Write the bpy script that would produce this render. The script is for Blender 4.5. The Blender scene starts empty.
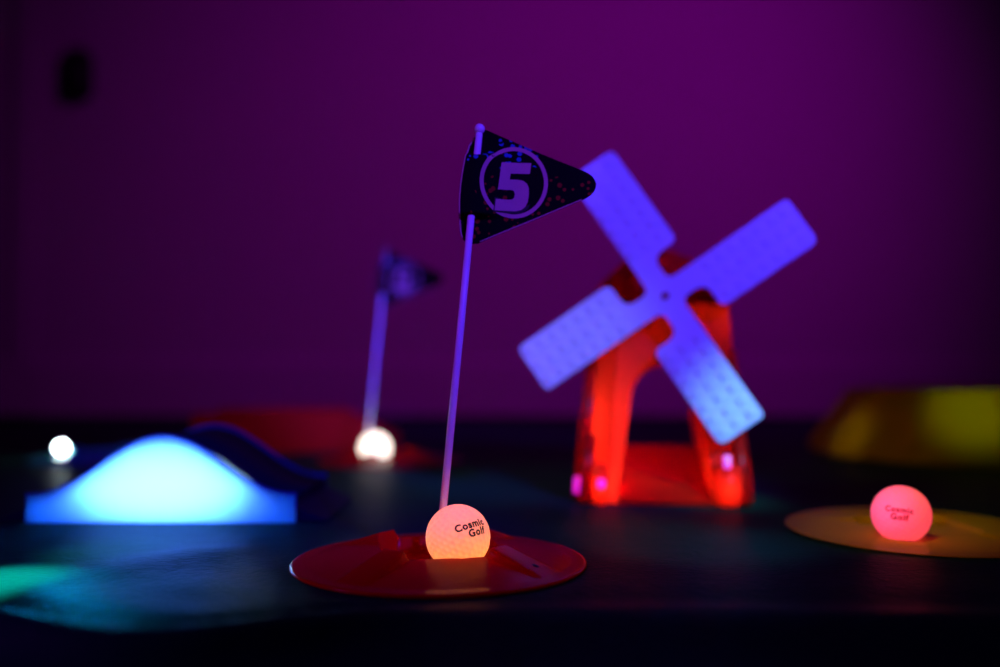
import bpy, bmesh, math, random
from mathutils import Vector, Matrix, noise
import numpy as np

S = bpy.context.scene
COL = S.collection
PI = math.pi
R = math.radians

# ------------------------------------------------------------ camera / world / lights
CAM_H, F = 0.132, 912.0
cd = bpy.data.cameras.new('camera')
cam = bpy.data.objects.new('camera', cd)
COL.objects.link(cam)
cam.location = (0, 0, CAM_H)
cam.rotation_euler = (R(90) + math.atan(34.5 / F), 0, 0)
cd.sensor_width = 36
cd.lens = F * 36 / 1000
cd.clip_start = 0.01
cd.dof.use_dof = True
cd.dof.focus_distance = 0.605
cd.dof.aperture_fstop = 1.7
S.camera = cam

S.view_settings.view_transform = 'Standard'
S.view_settings.look = 'None'
S.view_settings.gamma = 1
S.view_settings.exposure = 0
S.view_settings.use_curve_mapping = False

w = bpy.data.worlds.new('world')
S.world = w
w.use_nodes = True
w.node_tree.nodes['Background'].inputs[0].default_value = (0.10, 0.04, 0.25, 1)
w.node_tree.nodes['Background'].inputs[1].default_value = 0.001


def lamp(name, kind, loc, target, color, power, size=0.1, angle=40, blend=0.8, size_y=None):
    l = bpy.data.lights.new(name, kind)
    l.color = color
    l.energy = power
    if kind == 'SPOT':
        l.spot_size = R(angle)
        l.spot_blend = blend
        l.shadow_soft_size = size
    elif kind == 'POINT':
        l.shadow_soft_size = size
    else:
        l.size = size
        if size_y:
            l.shape = 'RECTANGLE'
            l.size_y = size_y
    o = bpy.data.objects.new(name, l)
    COL.objects.link(o)
    o.location = loc
    if target is not None:
        o.rotation_euler = (Vector(target) - Vector(loc)).to_track_quat('-Z', 'Y').to_euler()
    return o


# unseen spots: purple wall wash, black light split per piece, coloured fills added elsewhere
lamp('wall_wash', 'SPOT', (0.85, 0.6, 1.6), (0.10, 2.6, 0.74), (0.60, 0.0, 0.76), 52, 0.08, 78, 1.0)
UV = (0.065, 0.028, 1.0)
lamp('black_light', 'SPOT', (0.50, -0.20, 0.66), (0.170, 0.86, 0.205), UV, 95, 0.03, 20, 0.5)
lamp('black_light_flag', 'SPOT', (0.46, -0.20, 0.66), (-.035, .627, 0.19), (0.11, 0.02, 1.0), 52, 0.03, 19, 0.5)
lamp('black_light_far_flag', 'SPOT', (0.42, -0.20, 0.66), (-.19, 1.31, 0.17), UV, 210, 0.03, 9, 0.6)
lamp('violet_side_light', 'AREA', (-0.62, 0.45, 0.30), (0.10, 0.85, 0.10), (0.55, 0.03, 1.0), 0.75, 0.05, size_y=0.05)
lamp('cyan_spot', 'SPOT', (0.50, 0.25, 0.50), (0.235, 0.86, 0.080), (0.26, 0.90, 1.0), 26.0, 0.02, 12, 1.0)
lamp('pale_blue_fill', 'SPOT', (0.45, 0.10, 0.50), (0.050, 0.86, 0.135), (0.45, 0.70, 1.0), 10.0, 0.02, 14, 1.0)  # unseen fill added to brighten the lower left sail
lamp('mat_blue_fill', 'SPOT', (0.38, 0.45, 0.45), (0.14, 0.71, 0.0), (0.02, 0.40, 1.0), 6.0, 0.02, 22, 1.0)  # unseen fill added for the blue patch before the windmill
lamp('mat_teal_fill', 'SPOT', (-0.75, 0.85, 0.60), (-0.02, 1.02, 0.0), (0.0, 0.9, 0.75), 4.0, 0.05, 34, 1.0)  # unseen fill added to lift the middle of the mat
lamp('yellow_cup_fill', 'SPOT', (0.08, 0.40, 0.45), (0.33, 0.75, 0.0), (1.0, 0.62, 0.0), 4.5, 0.03, 20, 1.0)  # added fill that brings out the yellow of the cup
lamp('pink_ball_fill', 'SPOT', (0.02, 0.35, 0.20), (0.298, 0.70, 0.026), (0.7, 0.10, 1.0), 5.0, 0.01, 8, 1.0)  # added violet fill for the left side of the pink ball
lamp('orange_ball_fill', 'SPOT', (-0.50, 0.42, 0.34), (-.032, .60, 0.028), (0.9, 0.12, 1.0), 1.6, 0.01, 7, 1.0)  # added violet fill for the upper left of the orange ball
lamp('crater_left_fill', 'SPOT', (0.10, 1.15, 0.35), (0.50, 1.36, 0.05), (1.0, 0.85, 0.0), 1.6, 0.02, 11, 1.0)  # fill added to brighten the left crater facet
lamp('warm_fill', 'SPOT', (0.32, 0.50, 0.38), (-.02, .63, 0.0), (1.0, 0.12, 0.02), 1.5, 0.05, 26, 1.0)  # unseen fill added to redden the foreground cup
lamp('fold_blue_fill', 'SPOT', (-0.36, 0.73, 0.075), (-0.165, 0.455, 0.0), (0.0, 0.40, 1.0), 2.0, 0.01, 34, 1.0)  # low fill added to pick out the fold crest
lamp('green_spot', 'SPOT', (-0.40, 0.25, 0.55), (-0.312, 0.574, 0.0), (0.0, 0.80, 1.0), 190, 0.01, 8, 1.0)
lamp('green_side_spot', 'SPOT', (-0.40, 0.25, 0.55), (-0.285, 0.675, 0.0), (0.05, 1.0, 0.5), 16, 0.01, 9, 1.0)


# ------------------------------------------------------------ materials
def new_mat(name):
    m = bpy.data.materials.new(name)
    m.use_nodes = True
    n = m.node_tree.nodes
    return m, n, m.node_tree.links, n['Principled BSDF'], n['Material Output']


def plastic(name, col, rough=0.3, transl=None, tcol=None, coat=0.0, bump=None, spec=0.5, ior=1.4):
    m, n, L, p, out = new_mat(name)
    p.inputs['Roughness'].default_value = rough
    p.inputs['Coat Weight'].default_value = coat
    p.inputs['Coat Roughness'].default_value = 0.08
    p.inputs['Specular IOR Level'].default_value = spec
    p.inputs['IOR'].default_value = ior
    # slight moulded mottling so the colour is not perfectly flat
    tc = n.new('ShaderNodeTexCoord')
    nz = n.new('ShaderNodeTexNoise'); nz.inputs['Scale'].default_value = 60
    L.new(tc.outputs['Object'], nz.inputs['Vector'])
    mx = n.new('ShaderNodeMix'); mx.data_type = 'RGBA'
    mx.inputs[6].default_value = (*col, 1)
    mx.inputs[7].default_value = (col[0] * .85, col[1] * .85, col[2] * .85, 1)
    L.new(nz.outputs['Fac'], mx.inputs[0])
    L.new(mx.outputs[2], p.inputs['Base Color'])
    if bump:
        nb = n.new('ShaderNodeTexNoise'); nb.inputs['Scale'].default_value = bump[0]
        L.new(tc.outputs['Object'], nb.inputs['Vector'])
        b = n.new('ShaderNodeBump'); b.inputs['Strength'].default_value = bump[1]
        b.inputs['Distance'].default_value = 0.001
        L.new(nb.outputs['Fac'], b.inputs['Height'])
        L.new(b.outputs['Normal'], p.inputs['Normal'])
    if transl:
        t = n.new('ShaderNodeBsdfTranslucent')
        t.inputs['Color'].default_value = (*(tcol or col), 1)
        ms = n.new('ShaderNodeMixShader'); ms.inputs[0].default_value = transl
        L.new(p.outputs[0], ms.inputs[1]); L.new(t.outputs[0], ms.inputs[2])
        L.new(ms.outputs[0], out.inputs['Surface'])
    return m


def glow(name, col, strength, base=(.8, .8, .8), transl=0.5, tcol=(1, 1, 1)):
    """a lit ball: the lamp inside makes the shell glow"""
    m, n, L, p, out = new_mat(name)
    p.inputs['Base Color'].default_value = (*base, 1)
    p.inputs['Roughness'].default_value = 0.35
    p.inputs['Specular IOR Level'].default_value = 0.25
    p.inputs['Emission Color'].default_value = (*col, 1)
    p.inputs['Emission Strength'].default_value = strength
    t = n.new('ShaderNodeBsdfTranslucent'); t.inputs['Color'].default_value = (*tcol, 1)
    ms = n.new('ShaderNodeMixShader'); ms.inputs[0].default_value = transl
    L.new(p.outputs[0], ms.inputs[1]); L.new(t.outputs[0], ms.inputs[2])
    L.new(ms.outputs[0], out.inputs['Surface'])
    return m


M_cup_red = plastic('red_cup_plastic', (.55, .006, .004), .22, .2, (.9, .02, .01), .0, spec=.3, ior=1.2)
M_cup_yellow = plastic('yellow_cup_plastic', (.62, .36, .0), .18, .2, (.9, .4, .01), .0, spec=.3, ior=1.18)
M_cup_blue = plastic('blue_cup_plastic', (.01, .30, .38), .25, .25, (.02, .2, .8), .0)
M_red = plastic('red_windmill_plastic', (.70, .012, .008), .3, .38, (.9, .05, .02), .0, spec=.25)
M_red_dark = plastic('red_ramp_plastic', (.55, .010, .002), .5, spec=.12)
M_sail = plastic('white_sail_plastic', (.80, .80, .85), .35, .1)
M_pole = plastic('white_pole_plastic', (.85, .85, .88), .3)
M_bump = plastic('blue_translucent_plastic', (.004, .03, .55), .25, .55, (.30, .48, 1.0), .0)
M_deck = plastic('dark_blue_deck_plastic', (.002, .004, .035), .6, spec=.1)
M_bumprim = plastic('blue_edge_plastic', (.002, .03, .30), .4, .3, (.02, .15, .8))
M_highlight = glow('magenta_highlight_glow', (1.0, .0, .9), .9)  # glowing stand-in for magenta highlights on the windmill feet
M_yellow = plastic('yellow_hill_plastic', (.62, .42, .0), .6, .15, (.8, .5, .0), spec=.1)
M_white_print = plastic('white_print', (.55, .30, .30), .7, spec=.1)
M_black_print = plastic('black_print', (.006, .004, .004), .6)
M_red_print = plastic('red_print', (.75, .0, .02), .6)
n = M_red_print.node_tree.nodes; L = M_red_print.node_tree.links
tb = n.new('ShaderNodeBsdfTransparent'); tb.inputs[0].default_value = (.85, .02, .06, 1)
ms = n.new('ShaderNodeMixShader'); ms.inputs[0].default_value = .65
L.new(n['Principled BSDF'].outputs[0], ms.inputs[1]); L.new(tb.outputs[0], ms.inputs[2])
L.new(ms.outputs[0], n['Material Output'].inputs['Surface'])
M_black = plastic('black_box_plastic', (.004, .004, .004), .7)

# flag sheet: black print with blue and red dots
M_flag, n, L, p, out = new_mat('black_flag_print')
p.inputs['Roughness'].default_value = 0.85
p.inputs['Specular IOR Level'].default_value = 0.08
tc = n.new('ShaderNodeTexCoord')
vo = n.new('ShaderNodeTexVoronoi'); vo.inputs['Scale'].default_value = 190
L.new(tc.outputs['Object'], vo.inputs['Vector'])
lt = n.new('ShaderNodeMath'); lt.operation = 'LESS_THAN'; lt.inputs[1].default_value = 0.32
L.new(vo.outputs['Distance'], lt.inputs[0])
n1 = n.new('ShaderNodeTexNoise'); n1.inputs['Scale'].default_value = 28
L.new(tc.outputs['Object'], n1.inputs['Vector'])
g1 = n.new('ShaderNodeMath'); g1.operation = 'GREATER_THAN'; g1.inputs[1].default_value = 0.43
L.new(n1.outputs['Fac'], g1.inputs[0])
mu = n.new('ShaderNodeMath'); mu.operation = 'MULTIPLY'
L.new(lt.outputs[0], mu.inputs[0]); L.new(g1.outputs[0], mu.inputs[1])
sx = n.new('ShaderNodeSeparateXYZ'); L.new(tc.outputs['Object'], sx.inputs[0])
gz = n.new('ShaderNodeMath'); gz.operation = 'GREATER_THAN'; gz.inputs[1].default_value = 0.268
L.new(sx.outputs['Z'], gz.inputs[0])
cmx = n.new('ShaderNodeMix'); cmx.data_type = 'RGBA'
cmx.inputs[6].default_value = (.22, .008, .01, 1); cmx.inputs[7].default_value = (.03, .15, .35, 1)
L.new(gz.outputs[0], cmx.inputs[0])
fmx = n.new('ShaderNodeMix'); fmx.data_type = 'RGBA'
fmx.inputs[6].default_value = (.002, .001, .003, 1)
L.new(mu.outputs[0], fmx.inputs[0]); L.new(cmx.outputs[2], fmx.inputs[7])
L.new(fmx.outputs[2], p.inputs['Base Color'])

# mat cloth: dark green, finely crinkled
M_mat, n, L, p, out = new_mat('dark_green_mat')
p.inputs['Roughness'].default_value = 0.5
p.inputs['Specular IOR Level'].default_value = 0.045
p.inputs['IOR'].default_value = 1.3
tc = n.new('ShaderNodeTexCoord')
nz = n.new('ShaderNodeTexNoise'); nz.inputs['Scale'].default_value = 14; nz.inputs['Detail'].default_value = 6
L.new(tc.outputs['Object'], nz.inputs['Vector'])
mx = n.new('ShaderNodeMix'); mx.data_type = 'RGBA'
mx.inputs[6].default_value = (.001, .040, .026, 1); mx.inputs[7].default_value = (.002, .060, .038, 1)
L.new(nz.outputs['Fac'], mx.inputs[0]); L.new(mx.outputs[2], p.inputs['Base Color'])
nb = n.new('ShaderNodeTexNoise'); nb.inputs['Scale'].default_value = 260; nb.inputs['Detail'].default_value = 5
nb2 = n.new('ShaderNodeTexNoise'); nb2.inputs['Scale'].default_value = 70; nb2.inputs['Detail'].default_value = 4
L.new(tc.outputs['Object'], nb.inputs['Vector']); L.new(tc.outputs['Object'], nb2.inputs['Vector'])
ad = n.new('ShaderNodeMath'); ad.operation = 'ADD'
L.new(nb.outputs['Fac'], ad.inputs[0]); L.new(nb2.outputs['Fac'], ad.inputs[1])
b = n.new('ShaderNodeBump'); b.inputs['Strength'].default_value = 0.7; b.inputs['Distance'].default_value = 0.0012
L.new(ad.outputs[0], b.inputs['Height']); L.new(b.outputs['Normal'], p.inputs['Normal'])

M_wall = plastic('painted_wall', (.50, .50, .50), .85, bump=(400, .2), spec=.1)
M_floor = plastic('dark_floor', (.02, .02, .022), .6)


# ------------------------------------------------------------ mesh helpers
def link(name, bm, mat, parent=None, smooth=True, loc=None):
    me = bpy.data.meshes.new(name)
    bmesh.ops.recalc_face_normals(bm, faces=bm.faces)
    bm.to_mesh(me); bm.free()
    if smooth:
        me.shade_smooth()
    for mm in (mat if isinstance(mat, (list, tuple)) else [mat]):
        me.materials.append(mm)
    o = bpy.data.objects.new(name, me)
    COL.objects.link(o)
    if parent:
        o.parent = parent
    if loc:
        o.location = loc
    return o


def tag(o, label=None, cat=None, group=None, kind=None):
    if label: o['label'] = label
    if cat: o['category'] = cat
    if group: o['group'] = group
    if kind: o['kind'] = kind
    return o


def empty(name, loc, rz=0):
    o = bpy.data.objects.new(name, None)
    COL.objects.link(o)
    o.location = loc
    o.rotation_euler = (0, 0, rz)
    o.empty_display_size = .02
    return o


def copy_tree(o, parent=None):
    c = o.copy()
    COL.objects.link(c)
    if parent:
        c.parent = parent
    for ch in list(o.children):
        copy_tree(ch, c)
    return c


def prism(bm, pts, depth, axis='Y', bev=0.0, seg=2):
    """extrude a 2-D outline (list of (a, b)); the outline lies in the XZ plane, thickness centred on Y=0"""
    vs = [bm.verts.new((x, -depth / 2, z)) for x, z in pts]
    f = bm.faces.new(vs)
    r = bmesh.ops.extrude_face_region(bm, geom=[f])
    nv = [g for g in r['geom'] if isinstance(g, bmesh.types.BMVert)]
    bmesh.ops.translate(bm, verts=nv, vec=(0, depth, 0))
    if bev:
        ring = set(vs) | set(nv)
        es = [e for e in bm.edges if e.verts[0] in ring and e.verts[1] in ring
              and abs(e.verts[0].co.y - e.verts[1].co.y) < 1e-7]
        bmesh.ops.bevel(bm, geom=es, offset=bev, segments=seg, affect='EDGES')
    return bm


def box(bm, c, s, rot=None, bev=0.0):
    r = bmesh.ops.create_cube(bm, size=1)
    vs = r['verts']
    mt = Matrix.Translation(c) @ (rot or Matrix.Identity(4)) @ Matrix.Diagonal((*s, 1))
    bmesh.ops.transform(bm, verts=vs, matrix=mt)
    if bev:
        es = {e for v in vs for e in v.link_edges}
        bmesh.ops.bevel(bm, geom=list(es), offset=bev, segments=2, affect='EDGES')


def tube(bm, a, b, r0, r1=None, seg=20, caps=True):
    a, b = Vector(a), Vector(b)
    r1 = r0 if r1 is None else r1
    d = b - a
    q = d.to_track_quat('Z', 'Y').to_matrix().to_4x4()
    bmesh.ops.create_cone(bm, cap_ends=caps, segments=seg, radius1=r0, radius2=r1, depth=d.length,
                          matrix=Matrix.Translation((a + b) / 2) @ q)


def lathe(bm, prof, seg=48):
    rings = []
    for r, z in prof:
        if r < 1e-6:
            rings.append([bm.verts.new((0, 0, z))])
        else:
            rings.append([bm.verts.new((r * math.cos(2 * PI * k / seg), r * math.sin(2 * PI * k / seg), z)) for k in range(seg)])
    for a, b in zip(rings, rings[1:]):
        for k in range(seg):
            k2 = (k + 1) % seg
            if len(a) == 1:
                bm.faces.new((a[0], b[k], b[k2]))
            elif len(b) == 1:
                bm.faces.new((a[k], a[k2], b[0]))
            else:
                bm.faces.new((a[k], a[k2], b[k2], b[k]))


def fillet(pts, rads, n=6):
    """round the corners of a closed polygon"""
    out = []
    N = len(pts)
    for i in range(N):
        p0, p1, p2 = Vector(pts[i - 1]), Vector(pts[i]), Vector(pts[(i + 1) % N])
        r = rads[i]
        if r <= 0:
            out.append(tuple(p1)); continue
        a, b_ = (p0 - p1).normalized(), (p2 - p1).normalized()
        ang = a.angle(b_)
        t = min(r / math.tan(ang / 2), (p0 - p1).length * .49, (p2 - p1).length * .49)
        s, e = p1 + a * t, p1 + b_ * t
        for k in range(n + 1):
            u = k / n
            out.append(tuple((1 - u) ** 2 * s + 2 * u * (1 - u) * p1 + u * u * e))
    return out


def sm(a, b_, x):  # smooth step, either way round
    t = max(0.0, min(1.0, (x - a) / (b_ - a)))
    return t * t * (3 - 2 * t)


# ------------------------------------------------------------ setting
WY = 2.56
bm = bmesh.new(); box(bm, (0.3, WY + .06, 1.2), (5.2, .12, 2.4))
tag(link('wall_back', bm, M_wall, smooth=False), kind='structure')
bm = bmesh.new()
prof = [(0, 0), (-.016, 0), (-.016, .135), (-.012, .150), (-.006, .158), (0, .160)]
L0 = [bm.verts.new((-2.3, WY + y, z)) for y, z in prof]
L1 = [bm.verts.new((2.9, WY + y, z)) for y, z in prof]
for k in range(len(prof)):
    k2 = (k + 1) % len(prof)
    bm.faces.new((L0[k], L0[k2], L1[k2], L1[k]))
tag(link('baseboard_back', bm, M_wall, smooth=False), kind='structure')
bm = bmesh.new()
box(bm, (-1.345, WY - .010, 1.2), (.055, .020, 2.4), bev=.004)
box(bm, (-1.309, WY - .006, 1.2), (.016, .012, 2.4), bev=.003)
tag(link('trim_1', bm, M_wall, smooth=False), kind='structure')
bm = bmesh.new(); box(bm, (0.3, 1.0, -.075), (5.2, 4.2, .05))
tag(link('floor', bm, M_floor, smooth=False), kind='structure')

# dark oval box on the wall
bm = bmesh.new()
pts = fillet([(-.040, -.075), (.040, -.075), (.040, .075), (-.040, .075)], [.038] * 4, 8)
prism(bm, pts, .035, bev=.006)
ob = link('wall_box', bm, M_black, loc=(-1.19, WY - .0175, .958))
tag(ob, 'small dark rounded box mounted on the purple wall near the top left', 'wall box')
bm = bmesh.new()
pts = fillet([(-.022, -.032), (.022, -.032), (.022, .032), (-.022, .032)], [.02] * 4, 6)
prism(bm, pts, .006, bev=.001)
link('face_plate', bm, M_floor, ob, loc=(0, -.019, .0))

# low platform under the mat and the mat itself
flat = [(-.042, .627, .13), (.336, .74, .13), (-.2935, .856, .17), (.15, .95, .17), (-.155, 1.305, .12), (-.54, 1.33, .2), (.727, 1.42, .34)]


def fold_line(x):
    xs = [-1.2, -.60, -.294, -.245, -.191, -.153, -.129, -.102, -.079, -.045, -.02, .10, .25, .45, 1.2]
    ys = [.56, .54, .490, .470, .436, .423, .436, .464, .484, .500, .500, .500, .49, .47, .44]
    return float(np.interp(x, xs, ys))


def mat_z(x, y):
    z = 0.0
    fl = sum(fold_line(x + dx) for dx in (-.05, -.03, -.01, .01, .03, .05)) / 6
    u = y - fl
    amp = .0105 * (1 - .80 * sm(-.12, .0, x))
    z += amp * math.exp(-(u / .016) ** 2)
    z -= .6 * amp * math.exp(-((u - .034) / .018) ** 2)
    z -= .012 * sm(.0, -.07, u)
    m = 1.0
    for cx, cy, rr in flat:
        m *= sm(rr * .86, rr * 1.25, math.hypot(x - cx, y - cy))
    left = sm(-.05, -.2, x)
    nn = noise.noise(Vector((x * 7.0, y * 9.0, 3.1)))
    n2 = noise.noise(Vector((x * 16.0 + 5, y * 20.0, 1.7)))
    z += (nn * .0045 + n2 * .0022) * (0.22 + left * .9) * sm(1.0, .7, y) * m * sm(.02, .09, abs(u - .01))
    # keep everything under the pieces dead flat
    k = 1.0
    for cx, cy, rr in flat:
        k *= sm(rr * .80, rr * 1.0, math.hypot(x - cx, y - cy))
    return z * k - .0006 - .0014 * sm(.056, .050, math.hypot(x + .0412, y - .627))


bm = bmesh.new()
xs = sorted(set([round(-1.15 + i * .05, 4) for i in range(11)] + [round(-.6 + i * .0075, 4) for i in range(121)] + [round(.3 + i * .05, 4) for i in range(24)]))
ys = sorted(set([round(.25 + i * .0075, 4) for i in range(94)] + [round(.955 + i * .05, 4) for i in range(29)]))
V = [[bm.verts.new((x, y, mat_z(x, y) if y < 2.3 else 0)) for x in xs] for y in ys]
for j in range(len(ys) - 1):
    for i in range(len(xs) - 1):
        bm.faces.new((V[j][i], V[j][i + 1], V[j + 1][i + 1], V[j + 1][i]))
# turned down hem all round
border = [e for e in bm.edges if e.is_boundary]
r = bmesh.ops.extrude_edge_only(bm, edges=border)
for g in r['geom']:
    if isinstance(g, bmesh.types.BMVert):
        g.co.z = -.05
bmesh.ops.holes_fill(bm, edges=[e for e in bm.edges if e.is_boundary], sides=0)
tag(link('golf_mat', bm, M_mat),
    'large dark green crinkled mat with a fold running across its front edge', 'mat')


# ------------------------------------------------------------ cups
def cup_bm():
    RIM, FL, NA, NR = .1015, .0905, 288, 26
    bm = bmesh.new()

    def sector(th, t):
        """1 on a raised wedge, 0 on a ramp; t = 0 inner edge .. 1 outer"""
        a = (th + PI / 4) % (PI / 2) - PI / 4          # offset from the nearest ramp axis
        half = R(33.5) + (R(37) - R(33.5)) * t
        return sm(half - R(1.4) - R(.8) * (1 - t), half + R(1.4) + R(.8) * (1 - t), abs(a))

    def rin(th):
        a = (th + PI / 4) % (PI / 2) - PI / 4
        return min(.041 / max(.5, math.cos(a)), .0495)

    cols = []
    for k in range(NA):
        th = 2 * PI * k / NA
        c, s = math.cos(th), math.sin(th)
        ri = rin(th)
        w0 = sector(th, 0)
        top = .0105 + .0055 * w0
        prof = [(0.004, -.0008), (ri * .5, -.0008), (ri - .006, -.0008), (ri - .0022, .0016), (ri - .0014, top - .0014), (ri - .0007, top - .0003)]
        for q in range(NR + 1):
            t = q / NR
            r_ = ri + (FL - ri) * t
            wv = sector(th, t)
            ramp = .0105 + (.0022 - .0105) * t
            wedge = .0160 + (.0026 - .0160) * t
            z = ramp + (wedge - ramp) * wv
            prof.append((r_, z))
        prof += [(FL + .002, .0021), (RIM - .003, .0021), (RIM - .0008, .0018), (RIM, .0009), (RIM, 0), (RIM - .0012, 0),
                 (RIM - .0022, .0008)]
        cols.append([bm.verts.new((r_ * c, r_ * s, z)) for r_, z in prof])
    n_ = len(cols[0])
    for k in range(NA):
        a, b_ = cols[k], cols[(k + 1) % NA]
        for q in range(n_ - 1):
            bm.faces.new((a[q], b_[q], b_[q + 1], a[q + 1]))
    bm.faces.new([c[0] for c in cols])
    return bm


def make_cup(mat, loc, rz, label, tilt=(0, 0)):
    t = empty('golf_cup', loc, rz)
    t.rotation_euler = (tilt[0], tilt[1], rz)
    tag(t, label, 'golf cup', 'practice cups on the mat')
    o = link('cup_dish', cup_bm(), mat, t)
    # pole socket
    bm = bmesh.new()
    lathe(bm, [(.0034, -.0008), (.0034, .006), (.0060, .006), (.0066, .004), (.0070, -.0008)], 32)
    link('pole_socket', bm, mat, t)
    # screw hole near the outer end of one wedge
    bm = bmesh.new()
    lathe(bm, [(0, .0002), (.0022, .0002), (.0026, -.0001), (.0026, -.0012), (0, -.0012)], 20)
    s = link('screw_hole', bm, M_black_print, t)
    a = R(45)
    rr = .078
    s.location = (rr * math.cos(a), rr * math.sin(a), .0066)
    s.rotation_euler = (0, math.atan((.016 - .0026) / .045), a)
    return t


C1 = (-.042, .627, .0)
cup1 = make_cup(M_cup_red, (-.0412, .627, 0), R(-79), 'dark red plastic practice cup in the foreground holding the orange ball and numbered flag')
cup2 = make_cup(M_cup_yellow, (.336, .740, .0022), R(-84), 'yellow plastic practice cup on the right under the pink ball', (0, R(1.2)))
cup1.scale = (.985, .985, 1)
cup2.scale = (1, 1, .3)
cup3 = make_cup(M_cup_red, (-.155, 1.300, .0004), R(-70), 'blurred red plastic practice cup behind, under the far flag and cream ball')
cup4 = make_cup(M_cup_blue, (-.575, 1.33, .0004), R(-60), 'dim teal practice cup behind the blue hump at the left edge')


# ------------------------------------------------------------ golf balls
def ball_mesh(name, rad, fine=True):
    bm = bmesh.new()
    nu, nv = (220, 140) if fine else (96, 60)
    bmesh.ops.create_uvsphere(bm, u_segments=nu, v_segments=nv, radius=rad)
    N = 332
    k = np.arange(N) + .5
    ph = np.arccos(1 - 2 * k / N); th = PI * (1 + 5 ** .5) * k
    D = np.stack([np.cos(th) * np.sin(ph), np.sin(th) * np.sin(ph), np.cos(ph)], 1)
    co = np.array([v.co[:] for v in bm.verts]); u = co / np.linalg.norm(co, axis=1)[:, None]
    dm = np.arccos(np.clip((u @ D.T).max(1), -1, 1))
    a0 = .088
    dep = np.clip(1 - (dm / a0) ** 2, 0, 1) * rad * .022
    co = u * (rad - dep)[:, None]
    for v, c in zip(bm.verts, co):
        v.co = c
    me = bpy.data.meshes.new(name)
    bm.to_mesh(me); bm.free(); me.shade_smooth()
    return me


BR = .02135


def text_on_ball(parent, words, rad, mat, az, el, roll, size, off=.0):
    """lettering wrapped round the ball; az/el = centre direction seen from the front (-Y)"""
    bm_all = bmesh.new()
    f = Vector((math.sin(az) * math.cos(el), -math.cos(az) * math.cos(el), math.sin(el)))
    rt = Vector((math.cos(az), math.sin(az), 0))
    up = rt.cross(f) * -1
    up = f.cross(rt) if up.z < 0 else up
    for txt, dx, dz, sz in words:
        cu = bpy.data.curves.new('lettering', 'FONT')
        cu.body = txt; cu.size = 1; cu.align_x = 'CENTER'; cu.align_y = 'CENTER'
        cu.offset = .045; cu.resolution_u = 4; cu.space_character = 1.14
        to = bpy.data.objects.new('lettering_source', cu)
        COL.objects.link(to)
        dg = bpy.context.evaluated_depsgraph_get()
        me = bpy.data.meshes.new_from_object(to.evaluated_get(dg))
        bpy.data.objects.remove(to)
        b2 = bmesh.new(); b2.from_mesh(me)
        bmesh.ops.triangulate(b2, faces=b2.faces)
        bmesh.ops.subdivide_edges(b2, edges=b2.edges, cuts=1)
        for v in b2.verts:
            x, y = v.co.x * sz + dx, v.co.y * sz + dz
            x, y = x * math.cos(roll) - y * math.sin(roll), x * math.sin(roll) + y * math.cos(roll)
            dd = math.hypot(x, y)
            an = dd / rad
            dv = (rt * x + up * y) / max(dd, 1e-9)
            v.co = (f * math.cos(an) + dv * math.sin(an)) * (rad + .00008)
        tmp = bpy.data.meshes.new('t'); b2.to_mesh(tmp); b2.free()
        bm_all.from_mesh(tmp)
        bpy.data.meshes.remove(tmp); bpy.data.meshes.remove(me)
    return link('lettering', bm_all, mat, parent, smooth=False)


def make_ball(loc, mat, label, rad=BR, fine=True):
    me = ball_mesh('golf_ball', rad, fine)
    me.materials.append(mat)
    o = bpy.data.objects.new('golf_ball', me)
    COL.objects.link(o)
    o.location = loc
    tag(o, label, 'golf ball', 'glowing golf balls')
    return o


G_orange = glow('orange_glow_ball', (1.0, .25, .10), .62, (.75, .6, .6), .35, (1, .72, .35))
G_pink = glow('pink_glow_ball', (1.0, .09, .14), .72, (.8, .5, .6), .3, (1, .4, .35))
G_cream = glow('cream_glow_ball', (1.0, .88, .66), 3.0)
G_white = glow('white_glow_ball', (.75, .95, 1.0), 40.0)

B1 = (-.0277, .6065, BR - .0008)
ball1 = make_ball(B1, G_orange, 'glowing orange golf ball with black lettering in the sharp foreground cup')
text_on_ball(ball1, [('Cosmic', 0, .0022, .0066), ('Golf', .0028, -.0034, .0066)], BR, M_black_print,
             R(30.5), R(25), R(10), .006)
lamp('orange_ball_lamp', 'POINT', (B1[0] + .002, B1[1] - .002, .0105), None, (1.0, .50, .05), .016, .004)

B2 = (.3032, .694, BR + .0003)
ball2 = make_ball(B2, G_pink, 'glowing pink golf ball in the yellow cup on the right')
text_on_ball(ball2, [('Cosmic', 0, .0020, .0058), ('Golf', .0005, -.0034, .0062)], BR, M_red_print,
             R(-28), R(11), R(-4), .006)
lamp('pink_ball_lamp', 'POINT', (B2[0], B2[1], .012), None, (1.0, .20, .10), .004, .004)

ball3 = make_ball((-.1735, 1.272, BR - .0002), G_cream, 'glowing cream golf ball in the blurred cup below the far flag', fine=False)
ball4 = make_ball((-.637, 1.33, .0165), G_white, 'small brilliant white glowing ball at the left edge of the picture', rad=.0075, fine=False)


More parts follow.
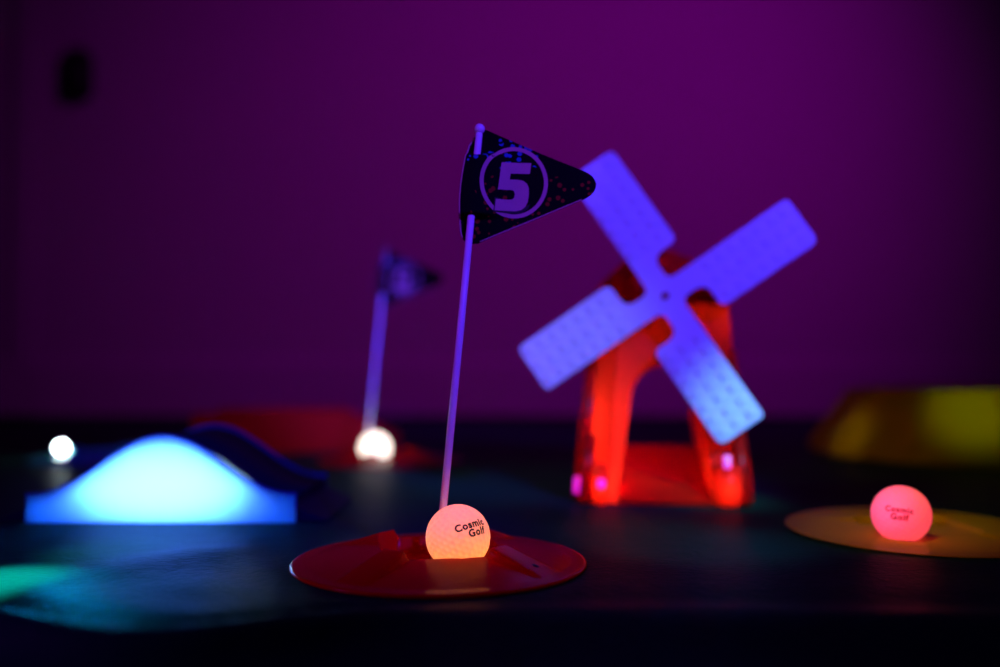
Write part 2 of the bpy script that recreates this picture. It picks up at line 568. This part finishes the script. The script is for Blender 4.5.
# ------------------------------------------------------------ flags
def make_flag(loc, label):
    """built round the pole foot; x, z measured from the photographed flag at 0.6875 mm a pixel"""
    t = empty('golf_flag', loc)
    tag(t, label, 'golf flag', 'flags standing in the cups')
    K = .627 / F
    TH0 = math.atan(34.5 / F)

    def px(x, y):
        a_, c_ = (x - 500) / F, (333.5 - y) / F
        f_ = math.cos(TH0) - c_ * math.sin(TH0)
        return .627 * a_ / f_ + .042, CAM_H + .627 * (math.sin(TH0) + c_ * math.cos(TH0)) / f_
    # pole with a ball tip
    a = Vector((-.0005 + .0003, 0, .001)); b_ = Vector((px(479.6, 127)[0], 0, px(0, 129)[1]))
    bm = bmesh.new()
    tube(bm, a, b_, .0027, .0024, 24)
    link('pole', bm, M_pole, t)
    bm = bmesh.new()
    bmesh.ops.create_uvsphere(bm, u_segments=24, v_segments=16, radius=.0037)
    link('pole_tip', bm, M_pole, t, loc=tuple(b_))

    def pole_x(z):
        return a.x + (b_.x - a.x) * (z - a.z) / (b_.z - a.z)

    Lf = [(128, 483), (132, 478.5), (136, 474), (144, 468.5), (158, 464.5), (173.5, 461.7), (187, 459.8), (201, 458.8), (218, 458.8), (232, 459.7), (238, 462), (241, 465), (243, 470)]
    Rt = [(128, 485), (132, 494), (136.4, 503), (170.5, 584.5), (173, 589), (176, 592.5), (179.5, 595), (183.5, 596.4), (187.5, 596), (191.5, 594.2), (195, 591), (198.5, 585.5), (212, 552), (242.7, 478)]
    yl = [p_[0] for p_ in Lf]; xl = [p_[1] for p_ in Lf]
    yr = [p_[0] for p_ in Rt]; xr = [p_[1] for p_ in Rt]

    def depth(x, z):
        """the sheet is threaded on the pole: behind it at both ends, in front of it in the middle"""
        y_px = 368 - (z - CAM_H) / K
        mid = sm(149, 156, y_px) * (1 - sm(212, 219, y_px))
        d = (1 - 2 * mid) * .0048
        dx = x - pole_x(z)
        e = math.exp(-(dx / .014) ** 2)
        return d * e + .004 * math.sin(max(0, dx) * 34) * (1 - e)

    ylist = list(np.linspace(128.2, 243, 110))
    NC = 70
    TH = .0006
    for nm, mat_, dy, grow in (('flag_sheet', [M_flag, M_white_print], 0, 0),):
        bm = bmesh.new()
        rows = []
        for y in ylist:
            x0 = float(np.interp(y, yl, xl)); x1 = float(np.interp(y, yr, xr))
            x0 = min(x0, x1 - .5)
            rows.append([(x0 + (x1 - x0) * i / NC, y) for i in range(NC + 1)])
        fr = [[bm.verts.new((px(x, y)[0], depth(px(x, y)[0], px(x, y)[1]) - TH / 2, px(x, y)[1])) for x, y in r_] for r_ in rows]
        bk = [[bm.verts.new((v.co.x, v.co.y + TH, v.co.z)) for v in r_] for r_ in fr]
        H, W = len(rows), NC + 1
        for j in range(H - 1):
            for i in range(W - 1):
                bm.faces.new((fr[j][i], fr[j][i + 1], fr[j + 1][i + 1], fr[j + 1][i]))
                bm.faces.new((bk[j][i], bk[j + 1][i], bk[j + 1][i + 1], bk[j][i + 1]))
        def wall_(p_, q_, r_, s_):
            f_ = bm.faces.new((p_, q_, r_, s_)); f_.material_index = 1
        for j in range(H - 1):
            wall_(fr[j][0], fr[j + 1][0], bk[j + 1][0], bk[j][0])
            wall_(fr[j][-1], fr[j + 1][-1], bk[j + 1][-1], bk[j][-1])
        for i in range(W - 1):
            wall_(fr[0][i], fr[0][i + 1], bk[0][i + 1], bk[0][i])
            wall_(fr[-1][i], fr[-1][i + 1], bk[-1][i + 1], bk[-1][i])
        sheet = link(nm, bm, mat_, t)

    # pale unprinted border along the left and the lower edge
    def strip(pts, w_, name):
        bm = bmesh.new()
        vs = []
        n_ = len(pts)
        for i, (x, y) in enumerate(pts):
            x0, y0 = pts[max(0, i - 1)]; x1, y1 = pts[min(n_ - 1, i + 1)]
            tx, ty = x1 - x0, y1 - y0
            l_ = math.hypot(tx, ty)
            nx, ny = -ty / l_, tx / l_
            for s_ in (0, w_):
                X, Z = px(x - nx * s_, y - ny * s_)
                vs.append(bm.verts.new((X, depth(X, Z) - TH / 2 - .00025, Z)))
        for i in range(n_ - 1):
            bm.faces.new((vs[2 * i], vs[2 * i + 1], vs[2 * i + 3], vs[2 * i + 2]))
        return link(name, bm, M_white_print, sheet)
    le = [(float(np.interp(y, yl, xl)) + .2, y) for y in np.linspace(137, 238, 60)]
    strip(le, -1.3 * -1, 'pale_border')
    be = [(x, float(np.interp(-x, [-r_[1] for r_ in Rt[11:]], [r_[0] for r_ in Rt[11:]])) - .3) for x in np.linspace(582, 480, 70)]
    strip(be, -1.0, 'pale_border')

    # ring and numeral, laid on the sheet (crop coordinates of the photographed flag)
    cx, cy = 514, 182
    bm = bmesh.new()
    n_ = 96
    A = []
    for k in range(n_):
        th = 2 * PI * k / n_
        for rx, ry in ((34.2, 35.8), (30.2, 31.8)):
            X, Z = px(cx + rx * math.cos(th), cy + ry * math.sin(th))
            A.append(bm.verts.new((X, depth(X, Z) - TH / 2 - .0003, Z)))
    for k in range(n_):
        k2 = (k + 1) % n_
        bm.faces.new((A[2 * k], A[2 * k + 1], A[2 * k2 + 1], A[2 * k2]))
    link('number_ring', bm, M_white_print, sheet)
    five = [(265, 242), (418, 242), (411, 298), (312, 298), (306, 328), (345, 328), (375, 333), (396, 348), (405, 372), (405, 405),
            (400, 440), (388, 466), (366, 484), (335, 491), (228, 489), (236, 431), (300, 432), (320, 430), (330, 420), (333, 402), (329, 388), (318, 382),
            (246, 382)]

    def flat_shape(poly, lift, name, mat_):
        bm = bmesh.new()
        vs = []
        for x, y in poly:
            X, Z = px(450 + x / 5.13, 115 + y / 5.13)
            vs.append(bm.verts.new((X, 0, Z)))
        f_ = bm.faces.new(vs); f_.normal_update()
        bmesh.ops.triangulate(bm, faces=[f_])
        bmesh.ops.subdivide_edges(bm, edges=bm.edges, cuts=3)
        for v in bm.verts:
            v.co.y = depth(v.co.x, v.co.z) - TH / 2 - lift
        return link(name, bm, mat_, sheet, smooth=False)
    gap = [(222, 496), (229, 424), (250, 424), (345, 488), (412, 452), (402, 478), (372, 498), (335, 506), (270, 500)]
    flat_shape(gap, .00045, 'numeral_outline', M_black_print)  # black printed outline below the numeral
    flat_shape(five, .0006, 'numeral', M_white_print)
    return t


flag1 = make_flag((-.042, .627, 0), 'sharp black triangular flag with a ringed number 5 standing in the foreground red cup')
flag2 = copy_tree(flag1)
flag2.location = (-.189, 1.29, 0)
tag(flag2, 'blurred dark flag on a violet pole rising behind the cream ball')


# ------------------------------------------------------------ blue hump
def hump():
    t = empty('hump_obstacle', (-.2905, .856, 0))
    tag(t, 'blue translucent hump obstacle with wavy sides glowing cyan at the left', 'hump obstacle')
    W_, H0, HP = .231, .0245, .0745
    XC = 0.0

    def prof(x):           # x from 0 to W_
        # slopes meet a rounded crown
        a = abs(x - W_ * .505) / (W_ * .505)
        s_ = .5 + .5 * math.cos(PI * min(1, a * 1.02))
        return H0 + (HP - H0) * s_ ** 1.12
    NP = 60
    top = [(-W_ / 2 + W_ * i / NP, prof(W_ * i / NP)) for i in range(NP + 1)]
    TH = .0035
    D = .14
    for sgn in (-1, 1):
        bm = bmesh.new()
        prism(bm, [(-W_ / 2, -.0004)] + [(x, z) for x, z in top] + [(W_ / 2, -.0004)], TH, bev=.0007, seg=2)
        # fold the outline into a thin wall panel
        link('side_wall', bm, M_bump if sgn < 0 else M_bumprim, t, smooth=False, loc=(0, sgn * D / 2, 0))
        # rolled rim that follows the top of the wall
        bm = bmesh.new()
        pts = [Vector((x, 0, z)) for x, z in top]
        rings = []
        for i, p_ in enumerate(pts):
            q0, q1 = pts[max(0, i - 1)], pts[min(NP, i + 1)]
            tg = (q1 - q0).normalized(); nm = Vector((-tg.z, 0, tg.x))
            rings.append([bm.verts.new(p_ + nm * (.0011 * math.sin(2 * PI * k / 12)) + Vector((0, .0022 * math.cos(2 * PI * k / 12), 0))) for k in range(12)])
        for a, b_ in zip(rings, rings[1:]):
            for k in range(12):
                bm.faces.new((a[k], a[(k + 1) % 12], b_[(k + 1) % 12], b_[k]))
        bm.faces.new(rings[0]); bm.faces.new(rings[-1])
        link('rim', bm, M_bumprim, t, loc=(0, sgn * D / 2, 0))
    # running deck, a little below the rims
    bm = bmesh.new()
    dk = [(x, z - .0028) for x, z in top]
    rows = []
    for x, z in dk:
        rows.append([bm.verts.new((x, y, zz)) for y, zz in ((-D / 2 + .0016, z), (D / 2 - .0016, z), (D / 2 - .0016, z - .003), (-D / 2 + .0016, z - .003))])
    for a, b_ in zip(rows, rows[1:]):
        for k in range(4):
            bm.faces.new((a[k], a[(k + 1) % 4], b_[(k + 1) % 4], b_[k]))
    bm.faces.new(rows[0]); bm.faces.new(rows[-1])
    link('deck', bm, M_deck, t)
    for sgn in (-1, 1):
        bm = bmesh.new()
        box(bm, (sgn * (W_ / 2 - .0015), 0, (H0 - .003) / 2), (.003, D - .0034, H0 - .0034))
        link('end_wall', bm, M_deck, t, smooth=False)
    # end aprons sloping down to the mat
    for sgn in (-1, 1):
        bm = bmesh.new()
        pts = [(0, .0005), (.026, .0005), (.026, .002), (0, H0 - .012)]
        if sgn < 0:
            pts = [(-x, z) for x, z in pts]
        prism(bm, pts, D - .004)
        link('apron', bm, M_deck, t, smooth=False, loc=(sgn * (W_ / 2 + .0002), 0, 0))
    return t


hp = hump()
# area light inside the hump, with blue end fills added
hl = lamp('hump_lamp', 'AREA', (-.2905, .803, .033), (-.2905, .70, .033), (.66, 1.0, 1.0), 1.05, .150, size_y=.062)
hl.data.shape = 'ELLIPSE'
for hx in (-.378, -.203):
    lamp('hump_end_fill', 'POINT', (hx, .835, .012), None, (.0, .50, 1.0), .30, .006)  # fill added to keep the hump ends blue


# ------------------------------------------------------------ windmill
def windmill():
    t = empty('windmill', (.166, .955, 0), R(-6.5))
    tag(t, 'red plastic toy windmill with four white quilted sails and an arched tunnel', 'windmill')
    # tower: tapered eight-sided body with the tunnel cut right through
    def ring(wx, wy, ch, z):
        return [(wx - ch, -wy, z), (wx, -wy + ch, z), (wx, wy - ch, z), (wx - ch, wy, z), (-wx + ch, wy, z), (-wx, wy - ch, z), (-wx, -wy + ch, z), (-wx + ch, -wy, z)]
    lv = [(.0835, .074, .030, .001), (.0805, .071, .029, .03), (.075, .065, .028, .10), (.0705, .059, .027, .165), (.069, .056, .026, .196)]
    bm = bmesh.new()
    rs = [[bm.verts.new(c) for c in ring(*l)] for l in lv]
    for a, b_ in zip(rs, rs[1:]):
        for k in range(8):
            bm.faces.new((a[k], a[(k + 1) % 8], b_[(k + 1) % 8], b_[k]))
    bm.faces.new(rs[0][::-1]); bm.faces.new(rs[-1])
    tower = link('tower', bm, M_red, t, smooth=False)
    # arch cutter
    pts = [(-.046, -.01), (.049, -.01), (.047, .02), (.038, .085)]
    for k in range(1, 12):
        a = PI * k / 12
        pts.append((.003 + .034 * math.cos(a), .100 + .034 * math.sin(a)))
    pts += [(-.033, .085), (-.043, .02)]
    bm = bmesh.new(); prism(bm, pts, .4)
    cut = link('arch_cutter', bm, M_red)
    cut.location = t.location; cut.rotation_euler = t.rotation_euler
    bpy.context.view_layer.update()
    md = tower.modifiers.new('arch', 'BOOLEAN'); md.object = cut; md.operation = 'DIFFERENCE'; md.solver = 'EXACT'
    dg = bpy.context.evaluated_depsgraph_get()
    me = bpy.data.meshes.new_from_object(tower.evaluated_get(dg))
    tower.modifiers.clear()
    tower.data = me
    bpy.data.objects.remove(cut)
    bv = tower.modifiers.new('soft', 'BEVEL'); bv.width = .0016; bv.segments = 2; bv.limit_method = 'ANGLE'; bv.angle_limit = R(25)
    # roof cap with a soft ridge
    bm = bmesh.new()
    lv = [(.0715, .059, .027, .195), (.0715, .059, .027, .200), (.058, .049, .024, .222), (.035, .031, .016, .244), (.015, .013, .006, .254)]
    rs = [[bm.verts.new(c) for c in ring(*l)] for l in lv]
    for a, b_ in zip(rs, rs[1:]):
        for k in range(8):
            bm.faces.new((a[k], a[(k + 1) % 8], b_[(k + 1) % 8], b_[k]))
    bm.faces.new(rs[0][::-1]); bm.faces.new(rs[-1])
    roof = link('roof', bm, M_red, t, smooth=False)
    bv = roof.modifiers.new('soft', 'BEVEL'); bv.width = .003; bv.segments = 3
    # rounded corner posts and the two gate posts in front of the tunnel
    for (x, y, h_, rr) in ((-.081, -.040, .150, .0085), (.081, -.040, .150, .0085), (-.081, .040, .150, .0085), (.081, .040, .150, .0085)):
        bm = bmesh.new()
        tube(bm, (x, y, .001), (x * .84, y * .86, h_), rr, rr * .72, 20)
        link('corner_post', bm, M_red, t)
    for x in (-.0575, .0575):
        s_ = 1 if x > 0 else -1
        bm = bmesh.new()
        wd = .0105 if s_ > 0 else .0075
        box(bm, (x + s_ * .003, -.080, .021), (wd * 2, .014, .040), bev=.003)
        link('gate_post', bm, M_red, t)
        bm = bmesh.new()
        tube(bm, (x + s_ * .018, -.072, .001), (x * .96 + s_ * .016, -.066, .068), .007, .0055, 16)
        link('gate_post', bm, M_red, t)
    # added glowing capsules in place of magenta highlights at the feet
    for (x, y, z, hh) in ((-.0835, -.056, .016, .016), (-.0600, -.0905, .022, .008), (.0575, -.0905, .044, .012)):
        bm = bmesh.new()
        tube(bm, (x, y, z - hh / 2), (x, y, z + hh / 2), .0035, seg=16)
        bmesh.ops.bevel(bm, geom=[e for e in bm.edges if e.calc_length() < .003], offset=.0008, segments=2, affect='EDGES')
        link('added_highlight', bm, M_highlight, t)
    # ramp through the tunnel
    bm = bmesh.new()
    pr = [(-.078, .0008), (.072, .0008), (.072, .046), (.055, .046), (-.078, .0030)]
    vs0 = [bm.verts.new((-.046, y, z)) for y, z in pr]; vs1 = [bm.verts.new((.046, y, z)) for y, z in pr]
    for k in range(5):
        bm.faces.new((vs0[k], vs0[(k + 1) % 5], vs1[(k + 1) % 5], vs1[k]))
    bm.faces.new(vs0); bm.faces.new(vs1)
    link('ramp', bm, M_red_dark, t, smooth=False)
    return t


wm = windmill()
# rotor: hub and four sails
P = .86 / F
HUB = Vector(((666 - 500) * P, .862, CAM_H + (368 - 295.5) * P))
inv = Matrix.Rotation(R(6.5), 4, 'Z') @ Matrix.Translation(-Vector((.166, .955, 0)))
hub_local = inv @ HUB
bm = bmesh.new()
A_, B_ = 11.5 * P, 30 * P
pts = fillet([(B_, -A_), (B_, A_), (A_, A_), (A_, B_), (-A_, B_), (-A_, A_), (-B_, A_), (-B_, -A_), (-A_, -A_), (-A_, -B_), (A_, -B_), (A_, -A_)],
             [0, 0, .0085] * 4, 6)
prism(bm, pts, .0038)
bmesh.ops.rotate(bm, verts=bm.verts, matrix=Matrix.Rotation(-R(34.5), 3, 'Y'))
tube(bm, (0, .002, 0), (0, .030, 0), .006, seg=24)
lathe_b = bmesh.new()
hub = link('rotor_hub', bm, M_sail, wm, smooth=False)
lathe_b.free()
hub.location = hub_local
bm = bmesh.new()
tube(bm, (0, -.0024, 0), (0, -.0052, 0), .0036, .0028, seg=20)
link('hub_pin', bm, M_red_print, hub)


def sail_bm():
    bm = bmesh.new()
    o = [(8, -11.4), (153, -11.5), (153, 41.5), (39.5, 41.5), (39.5, 11.5), (8, 11.5)]
    pts = fillet([(a * P, b_ * P) for a, b_ in o], [0, .0055, .008, .0075, .0125, 0], 7)
    prism(bm, pts, .0034, bev=.0007, seg=2)
    # raised square pads, three across and seven along
    for i in range(7):
        for j in range(3):
            cu, cv = 53 + i * 15.0, -2.5 + j * 17.0
            s_ = 5.7 * P
            x, z = cu * P, cv * P
            r = bmesh.ops.create_cube(bm, size=1)
            vs = r['verts']
            bmesh.ops.transform(bm, verts=vs, matrix=Matrix.Translation((x, -.0022, z)) @ Matrix.Diagonal((s_ * 2, .0028, s_ * 2, 1)))
            for v in vs:
                if v.co.y < -.0025:
                    v.co.x = x + (v.co.x - x) * .72
                    v.co.z = z + (v.co.z - z) * .72
    return bm


proto = None
for k in range(4):
    # outline is drawn with u outward (x) and v clockwise (down): mirror z, then turn
    if proto is None:
        bm = sail_bm()
        for v in bm.verts:
            v.co.z = -v.co.z
        s_ = proto = link('sail', bm, M_sail, hub, smooth=False)
    else:
        s_ = proto.copy(); COL.objects.link(s_); s_.parent = hub
    s_.rotation_euler = (0, -R(34.5 + 90 * k), 0)

lamp('windmill_left_lamp', 'POINT', (.100, .952, .078), None, (1.0, .55, .32), .30, .006)
lamp('windmill_top_fill', 'POINT', (.205, .930, .180), None, (1.0, .4, .2), .025, .004)  # fill added to brighten the upper right of the body
lamp('windmill_right_lamp', 'POINT', (.236, .915, .024), None, (1.0, .45, .25), .10, .006)
lamp('windmill_foot_lamp', 'POINT', (.112, .912, .018), None, (1.0, .45, .25), .07, .006)
lamp('windmill_tunnel_lamp', 'POINT', (.130, .900, .055), None, (1.0, .3, .15), .002, .006)
for gx in (-.0605, .0605):
    q = wm.matrix_basis @ Vector((gx, -.080, .018))
    lamp('gate_post_fill', 'POINT', q, None, (1.0, .40, .22), .012, .003)  # fill added inside each gate post, which is dark without it


# ------------------------------------------------------------ yellow crater and red ramp behind
def crater():
    t = empty('crater_obstacle', (.738, 1.42, 0), R(12))
    tag(t, 'large dim yellow faceted crater obstacle cut off by the right edge', 'crater obstacle')
    bm = bmesh.new()
    NS = 12
    lv = [(.245, .0008), (.240, .006), (.181, .097), (.176, .101), (.150, .101), (.120, .060), (.118, .0008)]
    rs = [[bm.verts.new((r_ * math.cos(2 * PI * k / NS), r_ * math.sin(2 * PI * k / NS), z)) for k in range(NS)] for r_, z in lv]
    for a, b_ in zip(rs, rs[1:] + rs[:1]):
        for k in range(NS):
            bm.faces.new((a[k], a[(k + 1) % NS], b_[(k + 1) % NS], b_[k]))
    o = link('crater_wall', bm, M_yellow, t, smooth=False)
    bv = o.modifiers.new('soft', 'BEVEL'); bv.width = .003; bv.segments = 2
    for k in range(NS):
        a = 2 * PI * (k) / NS
        bm = bmesh.new()
        tube(bm, (.243 * math.cos(a), .243 * math.sin(a), .0075), (.181 * math.cos(a), .181 * math.sin(a), .099), .006, .004, 10)
        link('rib', bm, M_yellow, t)
    return t


crater()
lamp('crater_side_fill', 'SPOT', (.25, .55, .50), (.645, 1.23, .09), (.75, 1.0, .0), 8.0, .02, 11, 1.0)  # unseen fill added for bright spots on the crater facets
lamp('crater_front_fill', 'SPOT', (.2, .45, .35), (.50, 1.25, .05), (1.0, .45, .0), 2.0, .02, 17, 1.0)  # second unseen crater fill, in orange

t = empty('ramp_obstacle', (-.325, 1.50, 0), R(3))
tag(t, 'dim red ramp obstacle with low side rails behind the blue hump', 'ramp obstacle')
bm = bmesh.new()
prism(bm, [(-.15, .001), (.15, .001), (.15, .006), (.06, .050), (-.15, .050)], .15, bev=.002)
link('deck', bm, M_red_dark, t, smooth=False)
for y in (-.078, .078):
    bm = bmesh.new()
    prism(bm, [(-.155, .001), (.155, .001), (.155, .018), (.062, .064), (-.155, .064)], .008, bev=.002)
    link('side_rail', bm, M_red_dark, t, smooth=False, loc=(0, y, 0))
lamp('red_back_light', 'SPOT', (-.1, .9, .5), (-.28, 1.42, .03), (1.0, .25, .05), .8, .02, 30, 1.0)
